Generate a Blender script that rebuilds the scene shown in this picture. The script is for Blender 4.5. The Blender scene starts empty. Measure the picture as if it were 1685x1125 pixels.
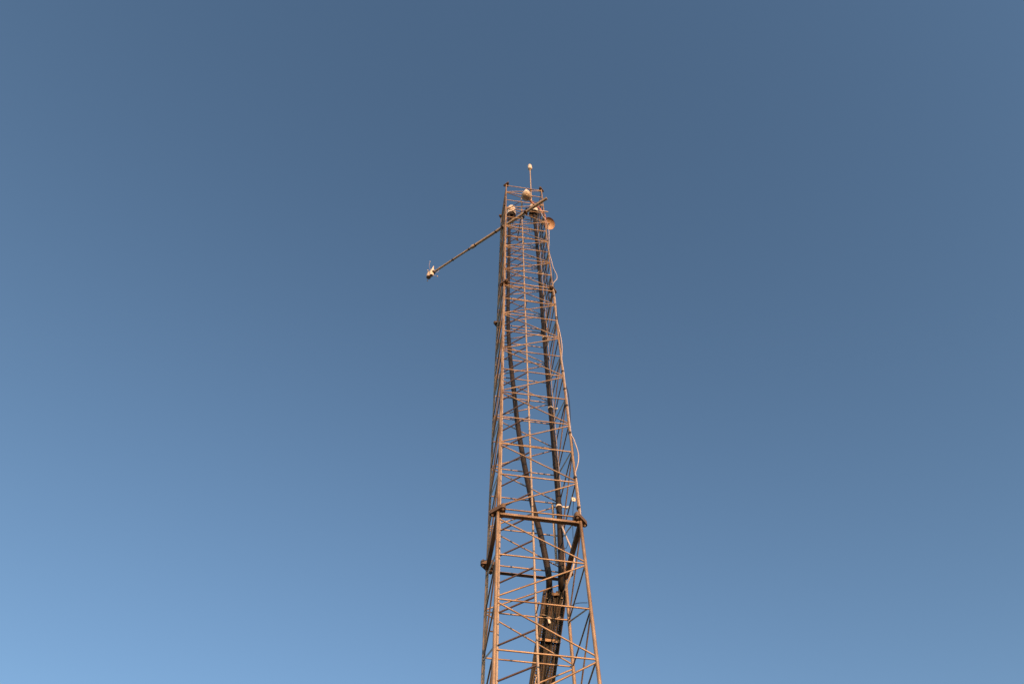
import bpy, bmesh, math, random
from mathutils import Vector, Matrix
random.seed(7)
R = math.radians
scene = bpy.context.scene
COL = scene.collection

# ------------------------------------------------------------------ camera
cam = bpy.data.cameras.new("camera")
cam.sensor_width = 36.0
cam.lens = 24.76
cam.clip_start = 0.05
cam.clip_end = 5000.0
cam_ob = bpy.data.objects.new("camera", cam)
COL.objects.link(cam_ob)
cam_ob.location = (0.0, 0.0, 1.6)
cam_ob.rotation_euler = (R(90 + 60.105), 0.0, 0.0)
scene.camera = cam_ob

# ------------------------------------------------------------------ sky and sun
SUN_ELEV = 5.0          # degrees above the horizon
SUN_AZ = 20.0           # degrees to the right of straight behind the camera
world = bpy.data.worlds.new("World")
scene.world = world
world.use_nodes = True
wn = world.node_tree.nodes
wl = world.node_tree.links
wn.clear()
out = wn.new("ShaderNodeOutputWorld")
bg = wn.new("ShaderNodeBackground")
sky = wn.new("ShaderNodeTexSky")
sky.sky_type = 'NISHITA'
sky.sun_disc = False
sky.sun_elevation = R(SUN_ELEV)
sky.sun_rotation = R(180.0 - SUN_AZ)
sky.altitude = 0.0
sky.air_density = 0.75
sky.dust_density = 0.4
sky.ozone_density = 1.5
bg.inputs["Strength"].default_value = 0.15
wl.new(sky.outputs["Color"], bg.inputs["Color"])
wl.new(bg.outputs["Background"], out.inputs["Surface"])

sun = bpy.data.lights.new("sun", 'SUN')
sun.energy = 2.3
sun.color = (1.0, 0.56, 0.28)
sun.angle = R(0.5)
sun_ob = bpy.data.objects.new("sun", sun)
COL.objects.link(sun_ob)
_az = R(SUN_AZ)
_el = R(SUN_ELEV)
sun_dir = Vector((math.sin(_az) * math.cos(_el), -math.cos(_az) * math.cos(_el), math.sin(_el)))
sun_ob.rotation_euler = (-sun_dir).to_track_quat('-Z', 'Y').to_euler()
sun_ob.location = sun_dir * 40

scene.view_settings.view_transform = 'Standard'
scene.view_settings.look = 'None'
scene.view_settings.exposure = 1.12
scene.view_settings.gamma = 1.0
scene.view_settings.use_curve_mapping = False

# ------------------------------------------------------------------ the tower's own grid
# one bay of the lattice is 0.5 m; (u, v, k) = along the near face, into the depth, up, in bays
BAY = 0.5
YAW = 0.1517989560586385
TX, TY, TZ = -0.24633463790377522 * BAY, 9.293137008272925 * BAY, 1.6 + 9.847148529017979 * BAY
CU, SU = math.cos(YAW), math.sin(YAW)
W = 1.538        # width of the near face in bays
WV = 1.501       # depth in bays


def T(u, v, k):
    return Vector((TX + BAY * (CU * u - SU * v), TY + BAY * (SU * u + CU * v), TZ + BAY * k))


def Td(u, v, k):
    return Vector((CU * u - SU * v, SU * u + CU * v, k))


K_GROUND = -TZ / BAY


def corner(c, k):
    """a leg's place at level k: the lower half stands a little wider apart"""
    u, v = CORNERS[c]
    f = 1.0 + 0.0018 * max(0.0, 10.0 - k)
    return (W / 2 + (u - W / 2) * f, v)

# ------------------------------------------------------------------ materials


def material(name, col, rough=0.6, metal=0.0, var=0.25, scale=14.0, rust=None, rust_amt=0.0, bump=0.0, spec=0.5):
    m = bpy.data.materials.new(name)
    m.use_nodes = True
    nt = m.node_tree
    n, l = nt.nodes, nt.links
    b = n["Principled BSDF"]
    b.inputs["Roughness"].default_value = rough
    b.inputs["Metallic"].default_value = metal
    b.inputs["Specular IOR Level"].default_value = spec
    tc = n.new("ShaderNodeTexCoord")
    nz = n.new("ShaderNodeTexNoise")
    nz.inputs["Scale"].default_value = scale
    nz.inputs["Detail"].default_value = 6.0
    nz.inputs["Roughness"].default_value = 0.65
    l.new(tc.outputs["Object"], nz.inputs["Vector"])
    rp = n.new("ShaderNodeValToRGB")
    rp.color_ramp.elements[0].position = 0.3
    rp.color_ramp.elements[1].position = 0.7
    lo = [c * (1 - var) for c in col]
    hi = [min(1.0, c * (1 + var)) for c in col]
    rp.color_ramp.elements[0].color = (*lo, 1)
    rp.color_ramp.elements[1].color = (*hi, 1)
    l.new(nz.outputs["Fac"], rp.inputs["Fac"])
    last = rp.outputs["Color"]
    if rust is not None:
        n2 = n.new("ShaderNodeTexNoise")
        n2.inputs["Scale"].default_value = scale * 0.37
        n2.inputs["Detail"].default_value = 8.0
        l.new(tc.outputs["Object"], n2.inputs["Vector"])
        r2 = n.new("ShaderNodeValToRGB")
        r2.color_ramp.elements[0].position = 0.48
        r2.color_ramp.elements[1].position = 0.66
        r2.color_ramp.elements[0].color = (0, 0, 0, 1)
        r2.color_ramp.elements[1].color = (rust_amt, rust_amt, rust_amt, 1)
        l.new(n2.outputs["Fac"], r2.inputs["Fac"])
        mx = n.new("ShaderNodeMixRGB")
        l.new(r2.outputs["Color"], mx.inputs["Fac"])
        l.new(last, mx.inputs["Color1"])
        mx.inputs["Color2"].default_value = (*rust, 1)
        last = mx.outputs["Color"]
    l.new(last, b.inputs["Base Color"])
    if bump > 0:
        bp = n.new("ShaderNodeBump")
        bp.inputs["Strength"].default_value = bump
        bp.inputs["Distance"].default_value = 0.004
        l.new(nz.outputs["Fac"], bp.inputs["Height"])
        l.new(bp.outputs["Normal"], b.inputs["Normal"])
    return m


M = {
    'steel': material('weathered_steel', (0.405, 0.272, 0.166), 0.5, 0.4, 0.25, 9.0, (0.19, 0.11, 0.058), 0.85, 0.25),
    'plate': material('weathered_plate', (0.20, 0.13, 0.078), 0.6, 0.3, 0.2, 18.0, (0.2, 0.11, 0.07), 0.6, 0.25),
    'ladder': material('ladder_steel', (0.49, 0.375, 0.27), 0.55, 0.3, 0.12, 12.0, (0.26, 0.17, 0.12), 0.35, 0.1),
    'rung': material('dark_rung_paint', (0.17, 0.11, 0.09), 0.6, 0.1, 0.2, 18.0, (0.2, 0.11, 0.07), 0.4, 0.1),
    'tube': material('boom_metal', (0.49, 0.37, 0.255), 0.5, 0.35, 0.1, 8.0),
    'black': material('black_plastic', (0.024, 0.018, 0.014), 0.6, 0.0, 0.3, 10.0, (0.05, 0.034, 0.022), 0.5, 0.2, 0.3),
    'tie': material('black_rubber', (0.02, 0.018, 0.018), 0.6, 0.0, 0.2),
    'white': material('white_plastic', (0.74, 0.63, 0.50), 0.5, 0.0, 0.05, 12.0),
    'cream': material('aged_cream_plastic', (0.60, 0.46, 0.34), 0.5, 0.0, 0.08, 12.0),
    'tan': material('tan_dish_paint', (0.46, 0.285, 0.18), 0.55, 0.0, 0.12, 10.0, (0.33, 0.19, 0.115), 0.3),
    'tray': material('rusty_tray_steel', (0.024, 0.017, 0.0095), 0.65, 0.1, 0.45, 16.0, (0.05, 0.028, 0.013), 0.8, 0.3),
    'rail': material('lit_rusty_rail_steel', (0.10, 0.068, 0.036), 0.6, 0.2, 0.5, 14.0, (0.14, 0.075, 0.03), 0.7, 0.2),  # lighter than the tray panel: sunlit golden edges put into the colour
    'brown_cable': material('brown_highlight_sheath', (0.10, 0.066, 0.042), 0.55, 0.0, 0.3, 20.0),  # lighter brown among the black cables puts golden highlights into the colour
    'cable': material('pale_cable_sheath', (0.56, 0.46, 0.39), 0.5, 0.0, 0.06),
    'grey_cable': material('grey_cable_sheath', (0.32, 0.27, 0.25), 0.5, 0.0, 0.1),
    'red': material('faded_red_rubber', (0.52, 0.20, 0.16), 0.6, 0.0, 0.2, 25.0),
    'concrete': material('concrete', (0.36, 0.34, 0.31), 0.9, 0.0, 0.2, 3.0, (0.25, 0.22, 0.19), 0.5, 0.4),
    'ground': material('dry_grass_soil', (0.085, 0.058, 0.033), 0.95, 0.0, 0.4, 0.6, (0.055, 0.045, 0.022), 0.8, 0.6),
}

# ------------------------------------------------------------------ mesh helpers


def frame(d):
    d = d.normalized()
    a = Vector((0, 0, 1)) if abs(d.z) < 0.9 else Vector((1, 0, 0))
    x = d.cross(a).normalized()
    y = d.cross(x).normalized()
    return x, y


def add_ring_path(bm, pts, rads, seg=12, caps=True):
    """sweep a circle along points (world space); radius per point"""
    n = len(pts)
    dirs = []
    for i in range(n):
        a = pts[max(i - 1, 0)]
        b = pts[min(i + 1, n - 1)]
        d = (b - a)
        if d.length < 1e-9:
            d = dirs[-1] if dirs else Vector((0, 0, 1))
        dirs.append(d.normalized())
    x, y = frame(dirs[0])
    rings = []
    for i in range(n):
        d = dirs[i]
        x = (x - d * x.dot(d)).normalized()
        y = d.cross(x).normalized()
        ring = []
        for s in range(seg):
            t = 2 * math.pi * s / seg
            ring.append(bm.verts.new(pts[i] + (x * math.cos(t) + y * math.sin(t)) * rads[i]))
        rings.append(ring)
    for i in range(n - 1):
        for s in range(seg):
            s2 = (s + 1) % seg
            f = bm.faces.new((rings[i][s], rings[i][s2], rings[i + 1][s2], rings[i + 1][s]))
            f.smooth = True
    if caps:
        bm.faces.new(list(reversed(rings[0])))
        bm.faces.new(rings[-1])


def tube(bm, a, b, r, seg=12):
    add_ring_path(bm, [a, b], [r, r], seg)


def poly_tube(bm, pts, r, seg=8, sub=6):
    """smooth (Catmull-Rom) tube through points"""
    P = [pts[0]] + list(pts) + [pts[-1]]
    o = []
    for i in range(1, len(P) - 2):
        p0, p1, p2, p3 = P[i - 1], P[i], P[i + 1], P[i + 2]
        for s in range(sub):
            t = s / sub
            o.append(0.5 * ((2 * p1) + (p2 - p0) * t + (2 * p0 - 5 * p1 + 4 * p2 - p3) * t * t + (3 * p1 - p0 - 3 * p2 + p3) * t ** 3))
    o.append(pts[-1])
    add_ring_path(bm, o, [r] * len(o), seg)
    return o


def box(bm, c, ax, ay, az):
    """oriented box from centre and three half-axis vectors"""
    vs = []
    for i in (-1, 1):
        for j in (-1, 1):
            for k in (-1, 1):
                vs.append(bm.verts.new(c + ax * i + ay * j + az * k))
    for q in ((0, 1, 3, 2), (4, 6, 7, 5), (0, 4, 5, 1), (2, 3, 7, 6), (0, 2, 6, 4), (1, 5, 7, 3)):
        bm.faces.new([vs[i] for i in q])


def prism(bm, outline, z_vec):
    lo = [bm.verts.new(p) for p in outline]
    hi = [bm.verts.new(p + z_vec) for p in outline]
    bm.faces.new(list(reversed(lo)))
    bm.faces.new(hi)
    n = len(lo)
    for i in range(n):
        j = (i + 1) % n
        bm.faces.new((lo[i], lo[j], hi[j], hi[i]))


def lathe(bm, base, axis, prof, seg=28):
    """profile of (distance along axis, radius); radius 0 makes a pole"""
    axis = axis.normalized()
    x, y = frame(axis)
    prev = None
    for (h, r) in prof:
        if r <= 1e-6:
            cur = [bm.verts.new(base + axis * h)]
        else:
            cur = [bm.verts.new(base + axis * h + (x * math.cos(2 * math.pi * s / seg) + y * math.sin(2 * math.pi * s / seg)) * r) for s in range(seg)]
        if prev is not None:
            for s in range(seg):
                s2 = (s + 1) % seg
                if len(prev) == 1 and len(cur) == 1:
                    continue
                if len(prev) == 1:
                    f = bm.faces.new((prev[0], cur[s2], cur[s]))
                elif len(cur) == 1:
                    f = bm.faces.new((prev[s], prev[s2], cur[0]))
                else:
                    f = bm.faces.new((prev[s], prev[s2], cur[s2], cur[s]))
                f.smooth = True
        prev = cur


def origin_of(parent):
    o = Vector((0, 0, 0))
    p = parent
    while p is not None:
        o += p.location
        p = p.parent
    return o


def obj(name, bm, mat, parent=None, loc=None):
    bmesh.ops.recalc_face_normals(bm, faces=bm.faces)
    for e in bm.edges:
        if len(e.link_faces) == 2 and e.calc_face_angle(0) > R(38):
            e.smooth = False
    base = origin_of(parent)
    if parent is None and loc is not None:
        base = Vector(loc)
    bmesh.ops.translate(bm, verts=bm.verts, vec=-base)
    me = bpy.data.meshes.new(name)
    bm.to_mesh(me)
    bm.free()
    me.materials.append(mat)
    o = bpy.data.objects.new(name, me)
    COL.objects.link(o)
    if parent is not None:
        o.parent = parent
    elif loc is not None:
        o.location = loc
    return o


def tag(o, label=None, cat=None, group=None, kind=None):
    if label:
        o['label'] = label
    if cat:
        o['category'] = cat
    if group:
        o['group'] = group
    if kind:
        o['kind'] = kind
    return o


def thing(name, loc, label, cat, group=None):
    o = bpy.data.objects.new(name, None)
    o.empty_display_size = 0.2
    COL.objects.link(o)
    o.location = loc
    return tag(o, label, cat, group)


NB = bmesh.new

# ------------------------------------------------------------------ ground
bm = NB()
g0 = None
rings = [0, 3, 8, 20, 60, 200, 700, 2500]
prev = None
for ri in rings:
    if ri == 0:
        cur = [bm.verts.new((0, 6, 0))]
    else:
        cur = [bm.verts.new((ri * math.cos(2 * math.pi * s / 48), 6 + ri * math.sin(2 * math.pi * s / 48), 0)) for s in range(48)]
    if prev:
        for s in range(48):
            s2 = (s + 1) % 48
            if len(prev) == 1:
                bm.faces.new((prev[0], cur[s], cur[s2]))
            else:
                bm.faces.new((prev[s], cur[s], cur[s2], prev[s2]))
    prev = cur
tag(obj('ground', bm, M['ground']), kind='structure')

# ------------------------------------------------------------------ lattice tower
CORNERS = {'A': (0.0, 0.0), 'B': (W, 0.0), 'C': (W, WV), 'D': (0.0, WV)}
base_pt = T(W / 2, WV / 2, K_GROUND)
base_pt.z = 0.0
tower = thing('lattice_tower', base_pt,
              'tall square lattice tower of weathered steel tubes with four flanged legs and zigzag bracing', 'tower')

PAD_TOP = 0.12
K_PAD = K_GROUND + PAD_TOP / BAY

bm = NB()
c = T(W / 2, WV / 2, K_GROUND)
hw = BAY * (W / 2 + 0.9)
box(bm, Vector((c.x, c.y, PAD_TOP / 2 - 0.1)), Td(hw, 0, 0), Td(0, hw, 0), Vector((0, 0, PAD_TOP / 2 + 0.1)))
bmesh.ops.bevel(bm, geom=list(bm.edges), offset=0.02, segments=2, affect='EDGES')
pad = obj('foundation_pad', bm, M['concrete'], None, (c.x, c.y, 0))
tag(pad, 'square concrete pad under the feet of the lattice tower', 'foundation')


def leg_radius(k):
    return 0.0315 if k < 0 else (0.0275 if k < 10 else 0.0255)


def flange(bm, cu, cv, k, r_pl=0.12):
    """triangular stacked joint plates with three bolts, flat side outwards"""
    sx = -1 if cu < W / 2 else 1
    sy = -1 if cv < WV / 2 else 1
    o = Vector((sx, sy)).normalized()
    e = Vector((-o.y, o.x))
    tips = [o * 0.012 + e * r_pl, o * 0.012 - e * r_pl, -o * r_pl * 0.95]
    rr = 0.050 * r_pl / 0.12
    pts = []
    cs = [Vector((cu, cv)) + t for t in tips]
    order = cs
    area = (cs[1] - cs[0]).x * (cs[2] - cs[0]).y - (cs[1] - cs[0]).y * (cs[2] - cs[0]).x
    if area < 0:
        order = [cs[0], cs[2], cs[1]]
    n = 3
    for i in range(n):
        p, q, s = order[i - 1], order[i], order[(i + 1) % n]
        d1 = (q - p).normalized()
        d2 = (s - q).normalized()
        a1 = math.atan2(-d1.x, d1.y)
        a1 = math.atan2(d1.y, d1.x) - math.pi / 2
        a2 = math.atan2(d2.y, d2.x) - math.pi / 2
        while a2 < a1:
            a2 += 2 * math.pi
        for t in range(7):
            a = a1 + (a2 - a1) * t / 6
            pts.append((q.x + rr * math.cos(a), q.y + rr * math.sin(a)))
    th = 0.042 * r_pl / 0.12
    for kk in (k - th - 0.002, k + 0.002):
        prism(bm, [T(x, y, kk) for x, y in pts], Vector((0, 0, th * BAY)))
    for cc in cs:
        tube(bm, T(cc.x, cc.y, k - 0.095), T(cc.x, cc.y, k + 0.105), 0.012 * BAY, 8)
        for k0, k1 in ((-0.082, -0.046), (0.046, 0.08)):
            tube(bm, T(cc.x, cc.y, k + k0), T(cc.x, cc.y, k + k1), 0.023 * BAY, 6)


for nm, (cu, cv) in CORNERS.items():
    bm = NB()
    ks = [K_PAD, 0.0, 0.0, 10.0, 10.0, 20.02]
    rs = [0.0315, 0.0315, 0.0275, 0.0275, 0.0255, 0.0255]
    for i in (0, 2, 4):
        tube(bm, T(*corner(nm, ks[i]), ks[i]), T(*corner(nm, ks[i + 1]), ks[i + 1]), rs[i] * BAY, 20)
    leg = obj('leg', bm, M['steel'], tower)
    for k in (20.0, 10.0, 0.0, -10.0):
        bm = NB()
        flange(bm, *corner(nm, k), k, 0.098 if k > 15 else (0.108 if k > 5 else 0.124))
        obj('flange', bm, M['plate'], leg)
    bm = NB()
    p = T(*corner(nm, K_PAD), K_PAD)
    box(bm, p + Vector((0, 0, 0.008)), Td(0.09, 0, 0), Td(0, 0.09, 0), Vector((0, 0, 0.008)))
    obj('base_plate', bm, M['plate'], leg)

FACES = [('A', 'B'), ('B', 'C'), ('C', 'D'), ('D', 'A')]
LEV = {-3: -2.955, -2: -2.025, -1: -1.068, 1: 1.048, 2: 2.022, 3: 2.985, 4: 3.985, 5: 4.99, 6: 5.955, 7: 6.945, 8: 7.945, 9: 8.935,
       11: 11.05, 12: 12.05, 13: 12.98, 14: 13.97, 15: 14.97, 16: 15.96, 17: 16.96, 18: 17.95, 19: 18.93}
BR = 0.0140      # brace radius in bays


def brace_radius(k):
    return 0.0145 if k < 6 else (0.0152 if k < 10 else 0.016)


def clip(pa, pb, ra, rb):
    d = (pb - pa)
    ln = d.length
    d.normalize()
    return pa + d * ra, pb - d * rb


def brace(a, b, ka, kb, r, name, parent=tower, bm=None):
    own = bm is None
    if own:
        bm = NB()
    pa, pb = T(*corner(a, ka), ka), T(*corner(b, kb), kb)
    hor = math.hypot(pb.x - pa.x, pb.y - pa.y)
    f = (pb - pa).length / hor
    pa, pb = clip(pa, pb, leg_radius(ka) * BAY * 0.8 * f, leg_radius(kb) * BAY * 0.8 * f)
    tube(bm, pa, pb, r * BAY, 10)
    if own:
        return obj(name, bm, M['steel'], parent)


levels = [LEV[k] for k in range(-3, 0)] + [0.065] + [LEV[k] for k in range(1, 10)] + [9.86, 10.07] + [LEV[k] for k in range(11, 20)] + [19.84]
for a, b in FACES:
    for k in levels:
        brace(a, b, k + random.uniform(-1, 1) * 0.008, k + random.uniform(-1, 1) * 0.008, brace_radius(k), 'horizontal_brace')


def node_level(k, low):
    """where a diagonal meets the leg at bay level k; low: it comes from below"""
    if k == 0:
        return -0.19 if low else 0.12
    if k == 10:
        return 9.84 if low else 10.10
    if k == 20:
        return 19.80
    kk = LEV.get(k, k * 1.0)
    return kk - 0.035 if low else kk + 0.035


for fi, (a, b) in enumerate(FACES):
    for k in range(-4, 20):
        par = k % 2 == 0
        if k >= 10:
            par = not par
        # at an even level the diagonal of this bay starts from the first corner of the face
        if par:
            lo_c, hi_c = a, b
        else:
            lo_c, hi_c = b, a
        ka, kb = node_level(k, False) + random.uniform(0, 0.014), node_level(k + 1, True) - random.uniform(0, 0.014)
        brace(lo_c, hi_c, ka, kb, brace_radius(k), 'diagonal_brace')

# heavy ring of angle bars under the wide joint
for a, b in FACES:
    bm = NB()
    pa, pb = T(*corner(a, -0.105), -0.105), T(*corner(b, -0.105), -0.105)
    pa, pb = clip(pa, pb, 0.04 * BAY, 0.04 * BAY)
    d = (pb - pa).normalized()
    side = Vector((-d.y, d.x, 0))
    # an L section: vertical web outside, horizontal foot
    box(bm, (pa + pb) / 2 - side * 0.018 * 1.0, (pb - pa) / 2, side * 0.0022, Vector((0, 0, 0.0125)))
    box(bm, (pa + pb) / 2 + side * 0.0022 + Vector((0, 0, -0.0103)), (pb - pa) / 2 - d * 0.001, side * 0.018, Vector((0, 0, 0.0022)))
    obj('ring_beam', bm, M['steel'], tower)

# the lattice below the picture, down to the pad
bm = NB()
for fi, (a, b) in enumerate(FACES):
    k = -4
    while k > K_PAD + 0.3:
        brace(a, b, k, k, BR, '', bm=bm)
        k -= 1
    for k in range(-12, -4):
        lo_c, hi_c = (a, b) if k % 2 == 0 else (b, a)
        brace(lo_c, hi_c, k + 0.035, k + 0.965, BR, '', bm=bm)
low = obj('lower_bracing', bm, M['steel'], tower)
low['kind'] = 'stuff'

# ------------------------------------------------------------------ climbing ladder inside the tower
S1 = (0.128, 0.800)
S2 = (0.698, 0.300)
lad = thing('climbing_ladder', T(*S1, K_PAD), 'narrow steel ladder with round rungs standing diagonally inside the lattice tower', 'ladder')
for (u, v), top in ((S1, 19.2), (S2, 19.5)):
    bm = NB()
    tube(bm, T(u, v, K_PAD), T(u, v, top), 0.021 * BAY, 14)
    for k in (18.2, 14.0, 10.4, 6.3, 2.0, -2.4, -6.5):
        tube(bm, T(u, v, k), T(u, v, k + 0.06), 0.025 * BAY, 14)
    obj('stile', bm, M['ladder'], lad)
k = -1.641 - 0.645 * 16
while k < 19.0:
    bm = NB()
    tube(bm, T(*S1, k), T(*S2, k), 0.0165 * BAY, 10)
    obj('rung', bm, M['rung'], lad)
    k += 0.645
for k in (LEV[-2], LEV[4], LEV[9], LEV[14], LEV[18]):
    bm = NB()
    tube(bm, T(0.0, S1[1], k), T(S1[0], S1[1], k), 0.012 * BAY, 8)
    tube(bm, T(S2[0], 0.0, k + 0.03), T(S2[0], S2[1], k + 0.03), 0.010 * BAY, 8)
    obj('standoff', bm, M['steel'], lad)

# ------------------------------------------------------------------ black cable conduits
CR = 0.062
CONDL = [(0.315, 1.20, 19.55), (0.318, 1.20, 16.0), (0.305, 1.20, 13.5), (0.300, 1.20, 11.3), (0.312, 1.2, 9.43), (0.360, 1.205, 8.0), (0.425, 1.21, 6.82),
         (0.475, 1.215, 6.07), (0.566, 1.22, 4.60), (0.655, 1.23, 3.60), (0.752, 1.245, 2.74), (0.906, 1.27, 1.60), (1.060, 1.30, 0.72),
         (1.128, 1.33, 0.26), (1.172, 1.355, -0.06), (1.200, 1.43, -0.21), (1.222, 1.55, -0.28), (1.232, 1.68, -0.32), (1.215, 1.80, -0.50), (1.178, 1.97, -0.82)]
CONDR = [(1.440, 1.24, 20.17), (1.455, 1.25, 16.5), (1.468, 1.27, 13.7), (1.461, 1.30, 11.0), (1.469, 1.30, 7.0), (1.476, 1.30, 5.0), (1.488, 1.30, 2.0), (1.456, 1.30, 0.62),
         (1.436, 1.32, 0.0), (1.440, 1.42, -0.20), (1.462, 1.55, -0.27), (1.485, 1.68, -0.30), (1.465, 1.80, -0.48), (1.426, 1.97, -0.80)]
for path, label in ((CONDL, 'thick black cable conduit slanting from the left side of the tower to its middle'),
                    (CONDR, 'thick black cable conduit running straight down along the right back leg')):
    cd = thing('cable_conduit', T(*path[-1]), label, 'conduit', 'black conduits inside the lattice tower')
    bm = NB()
    fine = poly_tube(bm, [T(*p) for p in path], CR * BAY, 18, 10)
    obj('sleeve', bm, M['black'], cd)
    acc = 0.0
    nxt = 0.5
    for i in range(1, len(fine)):
        seg_l = (fine[i] - fine[i - 1]).length
        acc += seg_l
        if acc >= nxt and i < len(fine) - 22:
            d = (fine[i] - fine[i - 1]).normalized()
            bm = NB()
            tube(bm, fine[i] - d * 0.007, fine[i] + d * 0.007, (CR + 0.006) * BAY, 18)
            obj('band', bm, M['tie'], cd)
            nxt += 0.62 + 0.2 * random.random()


def sample(path, k):
    for a, b in zip(path, path[1:]):
        if b[2] <= k <= a[2]:
            t = (k - a[2]) / (b[2] - a[2])
            return tuple(a[i] + (b[i] - a[i]) * t for i in range(3))
    return path[-1]


# white pipe straps that hold the right conduit to the back leg
for k, lab, ext in ((5.40, 'upper white strap with a loose end round the right black conduit', 0.075), (1.70, 'lower white strap round the right black conduit just above the wide joint', 0.10),
                    (9.15, 'white strap round the right black conduit halfway up the tower', 0.08), (13.95, 'topmost small strap round the right black conduit in the upper tower', 0.03)):
    u, v, _ = sample(CONDR, k)
    bm = NB()
    ax_ = Td(-0.10, 0.16, 1.0)
    rr = (CR + 0.012) * BAY
    lathe(bm, T(u, v, k) - ax_ * 0.012, ax_, [(0, CR * BAY), (0, rr), (0.024, rr), (0.024, CR * BAY)], 24)
    p0 = T(u + CR + 0.004, v - 0.03, k)
    e = Td(1, 0.05, -0.06)
    box(bm, p0 + e * (ext * BAY / 2 + 0.006), e * (ext * BAY / 2), Td(0, 0.004, 0), Td(0.1, 0.1, 1.0) * 0.011)
    box(bm, p0 + e * (ext * BAY + 0.012), e * 0.007, Td(0, 0.012, 0), Td(0.5, 0.1, 1.0) * 0.016)
    tag(obj('pipe_strap', bm, M['white'], None, T(u, v, k)), lab, 'strap', 'white straps round the right conduit')

# ------------------------------------------------------------------ white hoods at the top of the conduits
def hood(u, v, k, r, h, label, conduit_uv):
    t = thing('inlet_hood', T(u, v, k), label, 'hood', 'white hoods over the conduit ends')
    R_ = r * BAY
    H = h * BAY
    bm = NB()
    prof = [(0.012, R_ * 0.93), (0.0, R_ * 0.97), (0.0, R_), (H * 0.6, R_ * 0.94)]
    for i in range(1, 7):
        a = i / 6 * math.pi / 2
        prof.append((H * 0.6 + H * 0.4 * math.sin(a), R_ * 0.94 * math.cos(a) if i < 6 else 0.0))
    lathe(bm, T(u, v, k), Vector((0, 0, 1)), prof, 32)
    obj('shell', bm, M['white'], t)
    bm = NB()
    lathe(bm, T(u, v, k), Vector((0, 0, 1)), [(0.0125, 0.0), (0.0125, R_ * 0.935), (0.022, R_ * 0.935)], 32)
    obj('underside', bm, M['tie'], t)
    bm = NB()
    lathe(bm, T(u, v, k - 0.10), Vector((0, 0, 1)), [(0.0, 0.0), (0.0, R_ * 0.62), (0.05 * BAY, R_ * 0.7), (0.122 * BAY, R_ * 0.7)], 24)
    obj('collar', bm, M['black'], t)
    bm = NB()
    for ka in (k - 0.35, k - 0.16):
        tube(bm, T(u - r * 0.45, v, ka), T(u - r * 0.45, WV + 0.02, ka), 0.016 * BAY, 8)
        tube(bm, T(u + r * 0.45, v, ka), T(u + r * 0.45, WV + 0.02, ka), 0.016 * BAY, 8)
        tube(bm, T(u - r * 0.9, v + 0.02, ka), T(u + r * 0.9, v + 0.02, ka), 0.018 * BAY, 8)
    obj('support_arm', bm, M['steel'], t)
    return t


hood(0.405, 1.20, 19.56, 0.20, 1.15, 'white dome hood with dark underside over the left conduit', None)
hood(1.425, 1.24, 20.26, 0.225, 1.15, 'white dome hood with dark underside over the right conduit', None)

# ------------------------------------------------------------------ perforated cable trays running down behind the tower
def tray(start, end, label):
    a, b = T(*start), T(*end)
    d = (b - a).normalized()
    # extend to the ground
    L = (a.z - 0.02) / -d.z
    t = thing('cable_tray', a + d * L, label, 'tray', 'perforated cable trays behind the tower')
    side = Td(1, 0, 0)
    side = (side - d * side.dot(d)).normalized()
    nrm = side.cross(d).normalized()
    if nrm.z < 0:
        nrm = -nrm
    wd = 0.205 * BAY
    cols = [0.0, 0.15, 0.20, 0.36, 0.41, 0.60, 0.66, 0.84, 0.91, 1.0]
    solid = {0, 2, 4, 6, 8}
    pitch = 0.024
    bm = NB()
    n = int(L / pitch)
    grid = {}

    def gv(i, j):
        if (i, j) not in grid:
            s = (i // 2) * pitch + (pitch * 0.5 if i % 2 else 0.0)
            grid[(i, j)] = bm.verts.new(a + d * s + side * ((cols[j] - 0.5) * wd))
        return grid[(i, j)]
    for i in range(2 * n):
        for j in range(9):
            if j in solid or i % 2 == 0:
                bm.faces.new((gv(i, j), gv(i + 1, j), gv(i + 1, j + 1), gv(i, j + 1)))
    r = bmesh.ops.extrude_face_region(bm, geom=list(bm.faces))
    bmesh.ops.translate(bm, verts=[x for x in r['geom'] if isinstance(x, bmesh.types.BMVert)], vec=nrm * 0.002)
    obj('base_panel', bm, M['tray'], t)
    for sgn in (-1, 1):
        bm = NB()
        cc = a + d * (L / 2) + side * sgn * (wd / 2 + 0.0015) + nrm * 0.018
        box(bm, cc, d * (L / 2), side * 0.0012, nrm * 0.022)
        box(bm, cc + nrm * 0.0235 - side * sgn * 0.005, d * (L / 2), side * 0.006, nrm * 0.0012)
        obj('side_rail', bm, M['rail'], t)
    return a, d, side, nrm, L


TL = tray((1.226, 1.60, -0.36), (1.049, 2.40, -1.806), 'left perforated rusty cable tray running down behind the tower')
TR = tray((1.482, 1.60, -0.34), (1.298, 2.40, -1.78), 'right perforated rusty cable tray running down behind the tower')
# cables lying in the trays
for (a, d, side, nrm, L), off, r, lab in ((TL, -0.027, 0.009, 'black cable lying along the left edge of the left tray'), (TL, 0.022, 0.012, 'black cable lying in the right half of the left tray'),
                                          (TR, -0.022, 0.012, 'black cable lying in the left half of the right tray'), (TR, 0.008, 0.008, 'thin black cable lying in the middle of the right tray')):
    bm = NB()
    pts = []
    n = 24
    for i in range(n + 1):
        s = 0.18 + (L - 0.25) * i / n
        pts.append(a + d * s + side * (off + random.uniform(-1, 1) * 0.003) + nrm * (r + 0.0025))
    poly_tube(bm, pts, r, 8, 3)
    tag(obj('tray_cable', bm, M['black'], None, pts[-1]), lab, 'cable', 'cables in the cable trays')

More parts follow.
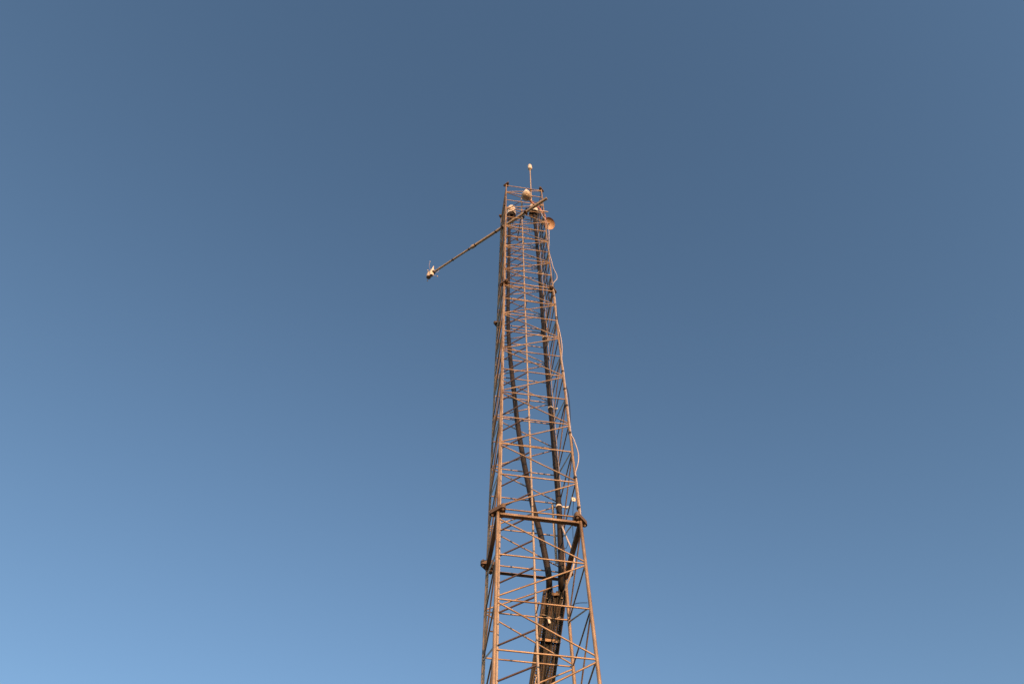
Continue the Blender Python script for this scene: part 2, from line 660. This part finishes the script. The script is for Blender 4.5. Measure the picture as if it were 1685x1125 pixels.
bm = NB()
pts = []
for i in range(25):
    s_ = 0.03 + (min(TL[4], TR[4]) - 0.1) * i / 24
    pts.append((TL[0] + TL[1] * s_).lerp(TR[0] + TR[1] * s_, 0.5) + TL[3] * 0.012 + TL[2] * random.uniform(-1, 1) * 0.002)
poly_tube(bm, pts, 0.0165, 10, 3)
tag(obj('cable_bundle', bm, M['tie'], None, pts[-1]), 'black cable bundle filling the gap between the two trays', 'cable')

# loose black cables strapped under the trays, with pale ties added as sunlit bits
for (a, d, side, nrm, L), w0, r_, mt, lab in ((TL, -0.032, 0.0060, 'brown_cable', 'brown cable wandering down the left edge of the left tray'), (TL, 0.006, 0.0075, 'black', 'black cable wandering down the middle of the left tray underside'),
                                              (TL, 0.036, 0.0052, 'brown_cable', 'brown cable snaking along the right edge of the left tray'), (TR, -0.036, 0.0062, 'black', 'black cable snaking along the left edge of the right tray'),
                                              (TR, 0.004, 0.0056, 'brown_cable', 'brown cable wandering down the middle of the right tray underside'), (TR, 0.034, 0.0050, 'black', 'thin black cable wandering down the right edge of the right tray')):
    bm = NB()
    pts = [a - d * 0.09 + side * w0 * 0.4 + nrm * 0.05, a - d * 0.03 + side * w0 * 0.7 - nrm * 0.005]
    n = 50
    ph = random.uniform(0, 6)
    for i in range(n + 1):
        s_ = 0.06 + (L - 0.12) * i / n
        pts.append(a + d * s_ + side * (w0 + 0.013 * math.sin(s_ * 9 + ph) + random.uniform(-1, 1) * 0.006) - nrm * (r_ + 0.002 + random.random() * 0.010))
    poly_tube(bm, pts, r_, 8, 3)
    tag(obj('loose_cable', bm, M[mt], None, pts[-1]), lab, 'cable', 'loose cables under the cable trays')
for (a, d, side, nrm, L), s_, w0, lab in ((TL, 0.07, 0.0, 'pale tie added as a sunlit stroke in the middle of the left tray head'), (TL, 0.42, -0.045, 'pale tie added as a sunlit stroke on the left edge of the left tray'),
                                          (TR, 0.06, 0.012, 'pale tie added as a sunlit stroke at the head of the right tray'), (TL, 0.76, -0.01, 'pale tie added as a sunlit stroke on the left tray at the bottom edge of the photo')):
    bm = NB()
    p_ = a + d * s_ + side * w0 - nrm * 0.010
    poly_tube(bm, [p_ - side * 0.012, p_ - nrm * 0.008, p_ + side * 0.010, p_ + side * 0.006 + d * 0.02 - nrm * 0.01, p_ + side * 0.004 + d * 0.08 - nrm * 0.012], 0.0045, 6, 4)
    tag(obj('sunlit_tie', bm, M['cream'], None, p_), lab, 'tie', 'pale ties added as sunlit bits on the cable trays')

# cross bars that tie the two trays together
for s, lab, mat in ((0.45, 'pale steel cross bar under both cable trays near the bottom of the photo', 'steel'), (0.025, 'short cross bar joining the tray heads where the conduits end', 'plate')):
    inset = 0.08 if s < 0.1 else 0.0
    pa = TL[0] + TL[1] * s + TL[2] * inset - TL[2] * 0.052 - TL[3] * 0.012
    pb = TR[0] + TR[1] * s + TR[2] * 0.052 - TR[2] * inset - TR[3] * 0.012
    bm = NB()
    d = (pb - pa).normalized()
    up = (TL[1] - d * TL[1].dot(d)).normalized()
    nr = d.cross(up).normalized()
    box(bm, (pa + pb) / 2, (pb - pa) / 2, up * 0.012, nr * 0.0016)
    box(bm, (pa + pb) / 2 + up * 0.0136 + nr * 0.010 * (1 if nr.dot(TL[3]) < 0 else -1), (pb - pa) / 2, up * 0.0016, nr * 0.0116)
    tag(obj('tray_cross_bar', bm, M[mat], None, (pa + pb) / 2), lab, 'bracket', 'cross bars of the cable trays')
# ------------------------------------------------------------------ small fittings near the wide joint
# upright strut channel on the back face
bm = NB()
cx, cv = 1.387, WV - 0.034
box(bm, T(cx, cv, 1.10), Td(0.023, 0, 0) * BAY, Td(0, 0.004, 0) * BAY, Vector((0, 0, 0.86 * BAY)))
for sg in (-1, 1):
    box(bm, T(cx + sg * 0.0215, cv + 0.012, 1.10), Td(0.0028, 0, 0) * BAY, Td(0, 0.014, 0) * BAY, Vector((0, 0, 0.858 * BAY)))
ch = obj('strut_channel', bm, M['ladder'], None, T(cx, cv, 0.24))
tag(ch, 'pale upright strut channel on the back face left of the right conduit', 'channel')

# white junction plate with a hole near the right front leg
t = thing('junction_plate', T(1.464, 0.0, 0.48), 'small square white plate with a hole beside the right front leg', 'plate')
bm = NB()
box(bm, T(1.464, 0.0, 0.54), Td(0.036, 0, 0) * BAY, Td(0, 0.008, 0) * BAY, Vector((0, 0, 0.052 * BAY)))
bmesh.ops.bevel(bm, geom=list(bm.edges), offset=0.0012, segments=2, affect='EDGES')
obj('plate', bm, M['white'], t)
bm = NB()
tube(bm, T(1.464, -0.0075, 0.54), T(1.464, -0.013, 0.54), 0.011 * BAY, 10)
obj('bolt', bm, M['plate'], t)
bm = NB()
box(bm, T(1.506, 0.0, 0.54), Td(0.012, 0, 0) * BAY, Td(0, 0.005, 0) * BAY, Vector((0, 0, 0.02 * BAY)))
obj('lug', bm, M['plate'], t)
bm = NB()
poly_tube(bm, [T(1.464, 0.006, 0.49), T(1.468, 0.10, 0.44), T(1.475, 0.20, 0.34), T(1.50, 0.38, 0.24), T(1.53, 0.56, 0.07)], 0.0055 * BAY, 6)
tag(obj('thin_wire', bm, M['tie'], None, T(1.53, 0.56, 0.07)), 'thin black wire hanging from the small white plate', 'wire')

# pale hose and black loop behind the right front leg, under the wide joint
bm = NB()
poly_tube(bm, [T(1.50, 1.22, 1.05), T(1.515, 1.14, 0.80), T(1.57, 1.05, 0.42), T(1.62, 1.0, 0.12), T(1.62, 1.02, -0.12), T(1.57, 1.1, -0.30), T(1.52, 1.22, -0.42), T(1.49, 1.36, -0.50)], 0.020 * BAY, 8)
tag(obj('pale_hose', bm, M['cable'], None, T(1.49, 1.36, -0.50)), 'short pale hose curving out from the right conduit just below the wide joint', 'hose')
bm = NB()
poly_tube(bm, [T(1.51, 1.22, 0.95), T(1.545, 1.15, 0.72), T(1.56, 1.12, 0.50), T(1.53, 1.15, 0.38), T(1.505, 1.2, 0.42), T(1.515, 1.2, 0.20), T(1.53, 1.2, -0.1), T(1.50, 1.25, -0.25)], 0.006 * BAY, 6)
tag(obj('wire_loop', bm, M['tie'], None, T(1.50, 1.25, -0.25)), 'thin black wire loop beside the right conduit under the wide joint', 'wire')

# white label tied to the trays, with its twisted wire
bm = NB()
a, d, side, nrm, L = TL
p0 = a + d * 0.235 + side * 0.018 - nrm * 0.012
lab_d = (d * 0.8 + side * 0.42 - nrm * 0.25).normalized()
sx = lab_d.cross(nrm).normalized()
box(bm, p0 + lab_d * 0.033, lab_d * 0.033, sx * 0.011, lab_d.cross(sx).normalized() * 0.0015)
bmesh.ops.bevel(bm, geom=list(bm.edges), offset=0.001, segments=1, affect='EDGES')
tag(obj('cable_label', bm, M['white'], None, p0), 'white oblong tag hanging from a wire across the trays', 'tag')
bm = NB()
q0 = TL[0] + TL[1] * 0.23 - TL[2] * 0.055 - TL[3] * 0.006
q1 = TR[0] + TR[1] * 0.245 + TR[2] * 0.055 - TR[3] * 0.006
pts = [q0, q0.lerp(q1, 0.22) - TL[3] * 0.012, q0.lerp(q1, 0.42) - TL[3] * 0.010 + TL[1] * 0.012, q0.lerp(q1, 0.62) - TL[3] * 0.012 + TL[1] * 0.02, q0.lerp(q1, 0.82) - TL[3] * 0.012 - TL[1] * 0.01, q1, T(W - 0.03, WV + 0.03, -1.02)]
poly_tube(bm, pts, 0.0045, 6)
tag(obj('tie_wire', bm, M['ladder'], None, q0), 'twisted tie wire across both cable trays, tied to the right back leg', 'wire')
bm = NB()
poly_tube(bm, [T(W, WV - 0.02, -0.80), T(W + 0.14, WV - 0.2, -0.83), T(W + 0.30, WV - 0.36, -0.93)], 0.006 * BAY, 6)
tag(obj('wire_end', bm, M['tie'], None, T(W, WV, -0.80)), 'loose black wire end sticking out past the right back leg', 'wire')

# ------------------------------------------------------------------ cables tied to the right front leg
def cable(name, pts, r, mat, label, ties, parent_group):
    t = thing(name, T(*pts[-1]), label, 'cable', parent_group)
    bm = NB()
    poly_tube(bm, [T(*p) for p in pts], r * BAY, 8, 6)
    obj('sheath', bm, M[mat], t)
    for k in ties:
        bm = NB()
        rr = leg_radius(k) + 0.012
        lathe(bm, T(W + 0.008, -0.008, k - 0.022), Vector((0, 0, 1)), [(0, rr * 0.8 * BAY), (0, rr * BAY), (0.022, rr * BAY), (0.022, rr * 0.8 * BAY)], 18)
        obj('tie', bm, M['tie'], t)
    return t


o1, o2 = W + 0.026, -0.030
cable('slack_cable', [(1.43, 0.10, 17.6), (1.45, -0.03, 16.6), (1.585, -0.04, 15.98), (1.640, -0.04, 15.25), (1.590, -0.04, 13.9), (1.548, -0.035, 13.1), (1.590, -0.035, 12.3), (1.630, -0.04, 11.6),
                      (1.712, -0.04, 11.05), (1.690, -0.035, 10.73), (1.560, -0.035, 10.38), (1.545, -0.035, 10.05), (o1, o2, 9.6), (o1, o2, 8.9), (1.545, o2, 8.0), (1.590, -0.035, 7.1),
                      (1.597, -0.035, 6.4), (1.553, o2, 5.8), (o1, o2, 5.28), (o1, o2, 4.6), (o1, o2, 3.7), (o1, o2, 2.66), (1.610, -0.04, 2.40), (1.666, -0.045, 1.95), (1.636, -0.04, 1.62), (1.556, o2, 1.30), (o1, o2, 1.10),
                      (o1, o2, 0.30), (W + 0.02, -0.03, 0.06), (W - 0.01, -0.036, -0.02), (W - 0.05, 0.04, -0.09)],
      0.0115, 'cable', 'pale cable with slack loops tied down the right front leg', (14.0, 13.1, 10.36, 9.5, 8.9, 8.1, 5.2, 4.4, 3.70, 2.66, 1.17, 0.30), 'cables on the right front leg')
cable('slack_cable', [(1.50, 0.05, 16.2), (W + 0.045, 0.02, 15.0), (W + 0.046, 0.02, 12.9), (1.60, 0.0, 12.4), (1.64, -0.01, 11.6), (1.60, -0.01, 11.0), (W + 0.05, 0.0, 10.4), (W + 0.046, 0.01, 10.05), (W + 0.046, 0.01, 9.5), (W + 0.046, 0.01, 8.0),
                      (1.58, 0.02, 6.2), (1.575, 0.04, 4.98), (1.632, 0.05, 4.35), (1.626, 0.05, 3.6), (1.572, 0.03, 2.85), (W + 0.046, 0.015, 2.6), (1.585, 0.03, 2.1), (1.565, 0.03, 1.5), (W + 0.046, 0.012, 1.1), (W + 0.046, 0.01, 0.3), (W + 0.03, 0.02, 0.05),
                      (W - 0.03, 0.05, -0.09)],
      0.0085, 'tie', 'thin black cable beside the pale one down the right front leg', (12.9, 8.0), 'cables on the right front leg')
cable('straight_cable', [(W - 0.05, 1.02, 19.0), (W - 0.045, 1.0, 15.0), (W - 0.04, 1.02, 10.3), (W - 0.045, 1.03, 5.0), (W - 0.04, 1.05, 2.0)], 0.010, 'grey_cable',
      'grey cable hanging straight down inside the right face, left of the slack cables', (), 'cables on the right front leg')
cable('straight_cable', [(W - 0.05, 0.72, 19.3), (W - 0.045, 0.70, 15.0), (W - 0.04, 0.72, 12.3), (W - 0.045, 0.74, 10.1)], 0.013, 'tie',
      'black cable hanging inside the right face of the upper tower', (), 'cables on the right front leg')

cable('straight_cable', [(W - 0.05, 0.38, 18.6), (W - 0.042, 0.36, 15.0), (W - 0.045, 0.40, 12.0), (W - 0.04, 0.36, 9.9)], 0.014, 'black',
      'thick black cable hanging close behind the right front leg near the tower top', (), 'cables on the right front leg')

# ------------------------------------------------------------------ side boom with its wind instrument
KB = LEV[16] + BR + 0.063
BI = Vector((1.45, -0.925, KB))      # inner end, past the right front leg
BO = Vector((-2.53, 2.80, KB))       # outer end


def bl(t):
    p = BI.lerp(BO, t)
    return T(*p)


boom = thing('side_boom', bl(0.55), 'long tubular boom reaching out to the left from the top of the tower', 'boom')
axis = (bl(1) - bl(0)).normalized()
bm = NB()
tube(bm, bl(0.0), bl(0.640), 0.058 * BAY, 18)
obj('inner_tube', bm, M['tube'], boom)
bm = NB()
tube(bm, bl(0.640), bl(1.0), 0.043 * BAY, 18)
obj('outer_tube', bm, M['tube'], boom)
bm = NB()
c0 = bl(0.640)
lathe(bm, c0, axis, [(-0.05, 0.03), (-0.045, 0.036), (0.0, 0.040), (0.03, 0.030), (0.055, 0.0225), (0.055, 0.02)], 20)
obj('coupling', bm, M['cream'], boom)
for t, r in ((0.435, 0.061), (0.617, 0.062), (0.672, 0.049), (0.818, 0.048)):
    bm = NB()
    tube(bm, bl(t - 0.0035), bl(t + 0.0035), (r + 0.006) * BAY, 18)
    obj('collar', bm, M['tie'], boom)
# clamps where the boom rests on the level bars
for t in (0.178, 0.375):
    bm = NB()
    p = bl(t)
    box(bm, p - Vector((0, 0, 0.026)), axis * 0.02, Vector((-axis.y, axis.x, 0)) * 0.05, Vector((0, 0, 0.010)))
    tube(bm, p - axis * 0.006, p + axis * 0.006, 0.067 * BAY, 18)
    obj('clamp', bm, M['plate'], boom)

an = thing('wind_sensor', bl(1.0), 'small white wind sensor with thin prongs at the outer end of the boom', 'sensor')
tip = bl(1.0)
up = Vector((0, 0, 1))
sd = axis.cross(up).normalized()
bm = NB()
lathe(bm, bl(1.0), axis, [(0.0, 0.0), (0.0, 0.034), (0.03, 0.042), (0.07, 0.042), (0.10, 0.030), (0.11, 0.0)], 20)
lathe(bm, tip + axis * 0.03, up, [(-0.10, 0.0), (-0.10, 0.034), (-0.02, 0.050), (0.06, 0.054), (0.16, 0.034), (0.24, 0.018), (0.34, 0.012), (0.345, 0.0)], 18)
obj('body', bm, M['white'], an)
bm = NB()
lathe(bm, tip + axis * 0.10 - up * 0.10, up, [(0.0, 0.0), (0.0, 0.045), (0.10, 0.05), (0.2, 0.045), (0.2, 0.0)], 18)
obj('head', bm, M['cream'], an)
bm = NB()
tube(bm, bl(0.987), bl(1.004), 0.040, 18)
obj('clamp', bm, M['tie'], an)
ends = []
for ang in (20, 140, 260):
    r_ = R(ang)
    dv = (axis * math.cos(r_) + sd * math.sin(r_))
    for sgn in (1, -1):
        e = tip + axis * 0.04 + dv * 0.13 + up * (0.34 if sgn > 0 else -0.10)
        s_ = tip + axis * 0.04 + up * (0.05 if sgn > 0 else -0.05)
        m_ = tip + axis * 0.04 + dv * 0.12 + up * (0.12 if sgn > 0 else -0.08)
        bm = NB()
        poly_tube(bm, [s_, m_, e], 0.0026, 6, 6)
        pr = obj('prong', bm, M['cream'], an)
        bm = NB()
        bmesh.ops.create_icosphere(bm, subdivisions=2, radius=0.010 if sgn > 0 else 0.014, matrix=Matrix.Translation(e))
        for f in bm.faces:
            f.smooth = True
        obj('bead', bm, M['white'], pr)

# ------------------------------------------------------------------ sensors on the tower top
# mast with a capped sensor
AU, AV = 1.075, 0.060
mast = thing('sensor_mast', T(AU, AV, 18.4), 'thin upright mast with a white capped sensor above the tower top', 'mast')
bm = NB()
tube(bm, T(AU, AV, 18.4), T(AU + 0.045, AV, 23.1), 0.027 * BAY, 14)
obj('pole', bm, M['ladder'], mast)
bm = NB()
pt = T(AU + 0.045, AV, 23.05)
lathe(bm, pt, Vector((0, 0, 1)), [(0.0, 0.0), (0.0, 0.028), (0.03, 0.030), (0.03, 0.0)], 18)
obj('socket', bm, M['cream'], mast)
bm = NB()
lathe(bm, pt, Vector((0, 0, 1)), [(0.03, 0.0), (0.03, 0.040), (0.06, 0.052), (0.22, 0.052), (0.32, 0.04), (0.42, 0.015), (0.43, 0.0)], 20)
obj('cap', bm, M['white'], mast)
bm = NB()
for k in (LEV[19], 19.84):
    lathe(bm, T(AU, AV, k - 0.05), Vector((0, 0, 1)), [(0, 0.012), (0, 0.022), (0.05, 0.022), (0.05, 0.012)], 14)
    box(bm, T(AU, AV - 0.05, k), Td(0.06, 0, 0) * BAY, Td(0, 0.012, 0) * BAY, Vector((0, 0, 0.05 * BAY)))
obj('clamp', bm, M['plate'], mast)

# conical white sensor in front of the near face
OU, OV, OK = 0.835, -0.13, 18.36
cone = thing('cone_sensor', T(OU, OV, OK), 'white cone shaped sensor with tan round underside on the tower top\'s near face', 'sensor')
bm = NB()
p = T(OU, OV, OK)
lathe(bm, p, Vector((0, 0, 1)), [(0.004, 0.100), (0.0, 0.104), (0.02, 0.106), (0.06, 0.100), (0.26, 0.060), (0.44, 0.018), (0.47, 0.0)], 32)
obj('cone', bm, M['white'], cone)
bm = NB()
lathe(bm, p, Vector((0, 0, 1)), [(-0.045, 0.0), (-0.044, 0.02), (-0.037, 0.05), (-0.024, 0.078), (-0.006, 0.096), (0.006, 0.1005), (0.012, 0.1005)], 32)
obj('underside', bm, M['cream'], cone)
bm = NB()
box(bm, p + Td(0.0, -0.02, -0.048), Td(0.007, 0, 0), Td(0, 0.026, 0), Vector((0, 0, 0.014)))  # white block added for the bright slit, its shine put into the colour
obj('bright_slit', bm, M['white'], cone)
bm = NB()
tube(bm, T(OU, OV + 0.02, OK + 0.57), T(OU, 0.0, OK + 0.57), 0.02 * BAY, 10)
box(bm, T(OU, 0.0, OK + 0.57), Td(0.05, 0, 0) * BAY, Td(0, 0.024, 0) * BAY, Vector((0, 0, 0.04 * BAY)))
obj('bracket', bm, M['plate'], cone)

# red hose from the cone sensor to the right front leg
bm = NB()
poly_tube(bm, [T(OU + 0.12, OV + 0.10, OK + 0.05), T(1.08, 0.08, 18.35), T(1.25, 0.16, 18.3), T(1.40, 0.14, 17.9), T(1.50, 0.08, 17.3), T(1.565, 0.06, 16.9), T(1.56, 0.05, 16.3), T(1.545, 0.04, 15.6)], 0.042 * BAY, 10)
tag(obj('red_hose', bm, M['red'], None, T(1.545, 0.04, 15.6)), 'faded red hose leading from the cone sensor to the right front leg', 'hose')

# tan dish on an arm beside the right front leg
n = Td(0.30, -0.66, -0.69).normalized()
DC = T(1.755, 0.21, 16.48)
dish = thing('dish_antenna', T(W, 0, 15.8), 'round tan dish on a short arm right of the tower top', 'antenna')
bm = NB()
R0 = 0.250 * BAY
prof = [(-0.045, 0.0), (-0.043, R0 * 0.3), (-0.034, R0 * 0.6), (-0.016, R0 * 0.85), (0.0, R0), (0.004, R0 * 1.02), (0.0, R0 * 1.04), (-0.012, R0 * 1.03), (-0.04, R0 * 0.7), (-0.055, R0 * 0.3), (-0.057, 0.0)]
lathe(bm, DC, n, prof, 40)
obj('reflector', bm, M['tan'], dish)
bm = NB()
lathe(bm, DC, n, [(-0.046, 0.0), (-0.046, 0.022), (-0.01, 0.018), (0.0, 0.016), (0.0, 0.0)], 14)
obj('feed', bm, M['tie'], dish)
bm = NB()
poly_tube(bm, [T(W + 0.02, -0.02, 15.75), T(1.64, 0.02, 15.95), DC + n * 0.012], 0.017 * BAY, 8)
obj('feed_arm', bm, M['tan'], dish)
bm = NB()
poly_tube(bm, [T(W, 0.02, 16.55), T(1.62, 0.18, 16.75), DC - n * 0.05], 0.03 * BAY, 10)
lathe(bm, T(W, 0, 16.47), Vector((0, 0, 1)), [(0, 0.012), (0, 0.020), (0.08, 0.020), (0.08, 0.012)], 14)
obj('mount_arm', bm, M['plate'], dish)

# short stub tube clamped across the right front leg
bm = NB()
tube(bm, T(1.30, -0.05, 17.05), T(1.70, -0.05, 17.05), 0.024 * BAY, 12)
tag(obj('stub_tube', bm, M['ladder'], None, T(1.30, -0.05, 17.05)), 'short pale tube clamped across the right front leg near the top', 'tube')
# U-shaped brackets and spare rods clamped to the tower top
for (u0, v0, k0), (u1, v1, k1), r_, lab in (((W + 0.02, 0.02, 18.75), (W - 0.62, 0.40, 18.35), 0.017, 'thin brace rod between the right front leg and the ladder at the tower top'),
                                            ((-0.02, 0.06, 17.45), (0.14, 0.82, 17.15), 0.017, 'thin brace rod from the left front leg to the ladder near the top'),
                                            ((0.70, 0.30, 17.6), (0.70, 1.50, 17.6), 0.020, 'level support rod from the ladder to the back face near the top')):
    bm = NB()
    tube(bm, T(u0, v0, k0), T(u1, v1, k1), r_ * BAY, 10)
    for e in ((u0, v0, k0), (u1, v1, k1)):
        lathe(bm, T(e[0], e[1], e[2] - 0.05), Vector((0, 0, 1)), [(0, 0.012), (0, 0.021), (0.05, 0.021), (0.05, 0.012)], 12)
    tag(obj('support_rod', bm, M['plate'], None, T(u0, v0, k0)), lab, 'rod', 'support rods at the tower top')
# small dark clip box on the ladder near the top
bm = NB()
box(bm, T(0.745, 0.26, 17.0), Td(0.045, 0, 0) * BAY, Td(0, 0.04, 0) * BAY, Vector((0, 0, 0.11 * BAY)))
bmesh.ops.bevel(bm, geom=list(bm.edges), offset=0.003, segments=2, affect='EDGES')
tag(obj('clip_box', bm, M['tie'], None, T(0.745, 0.26, 16.9)), 'small dark box clipped to the ladder near the tower top', 'box')
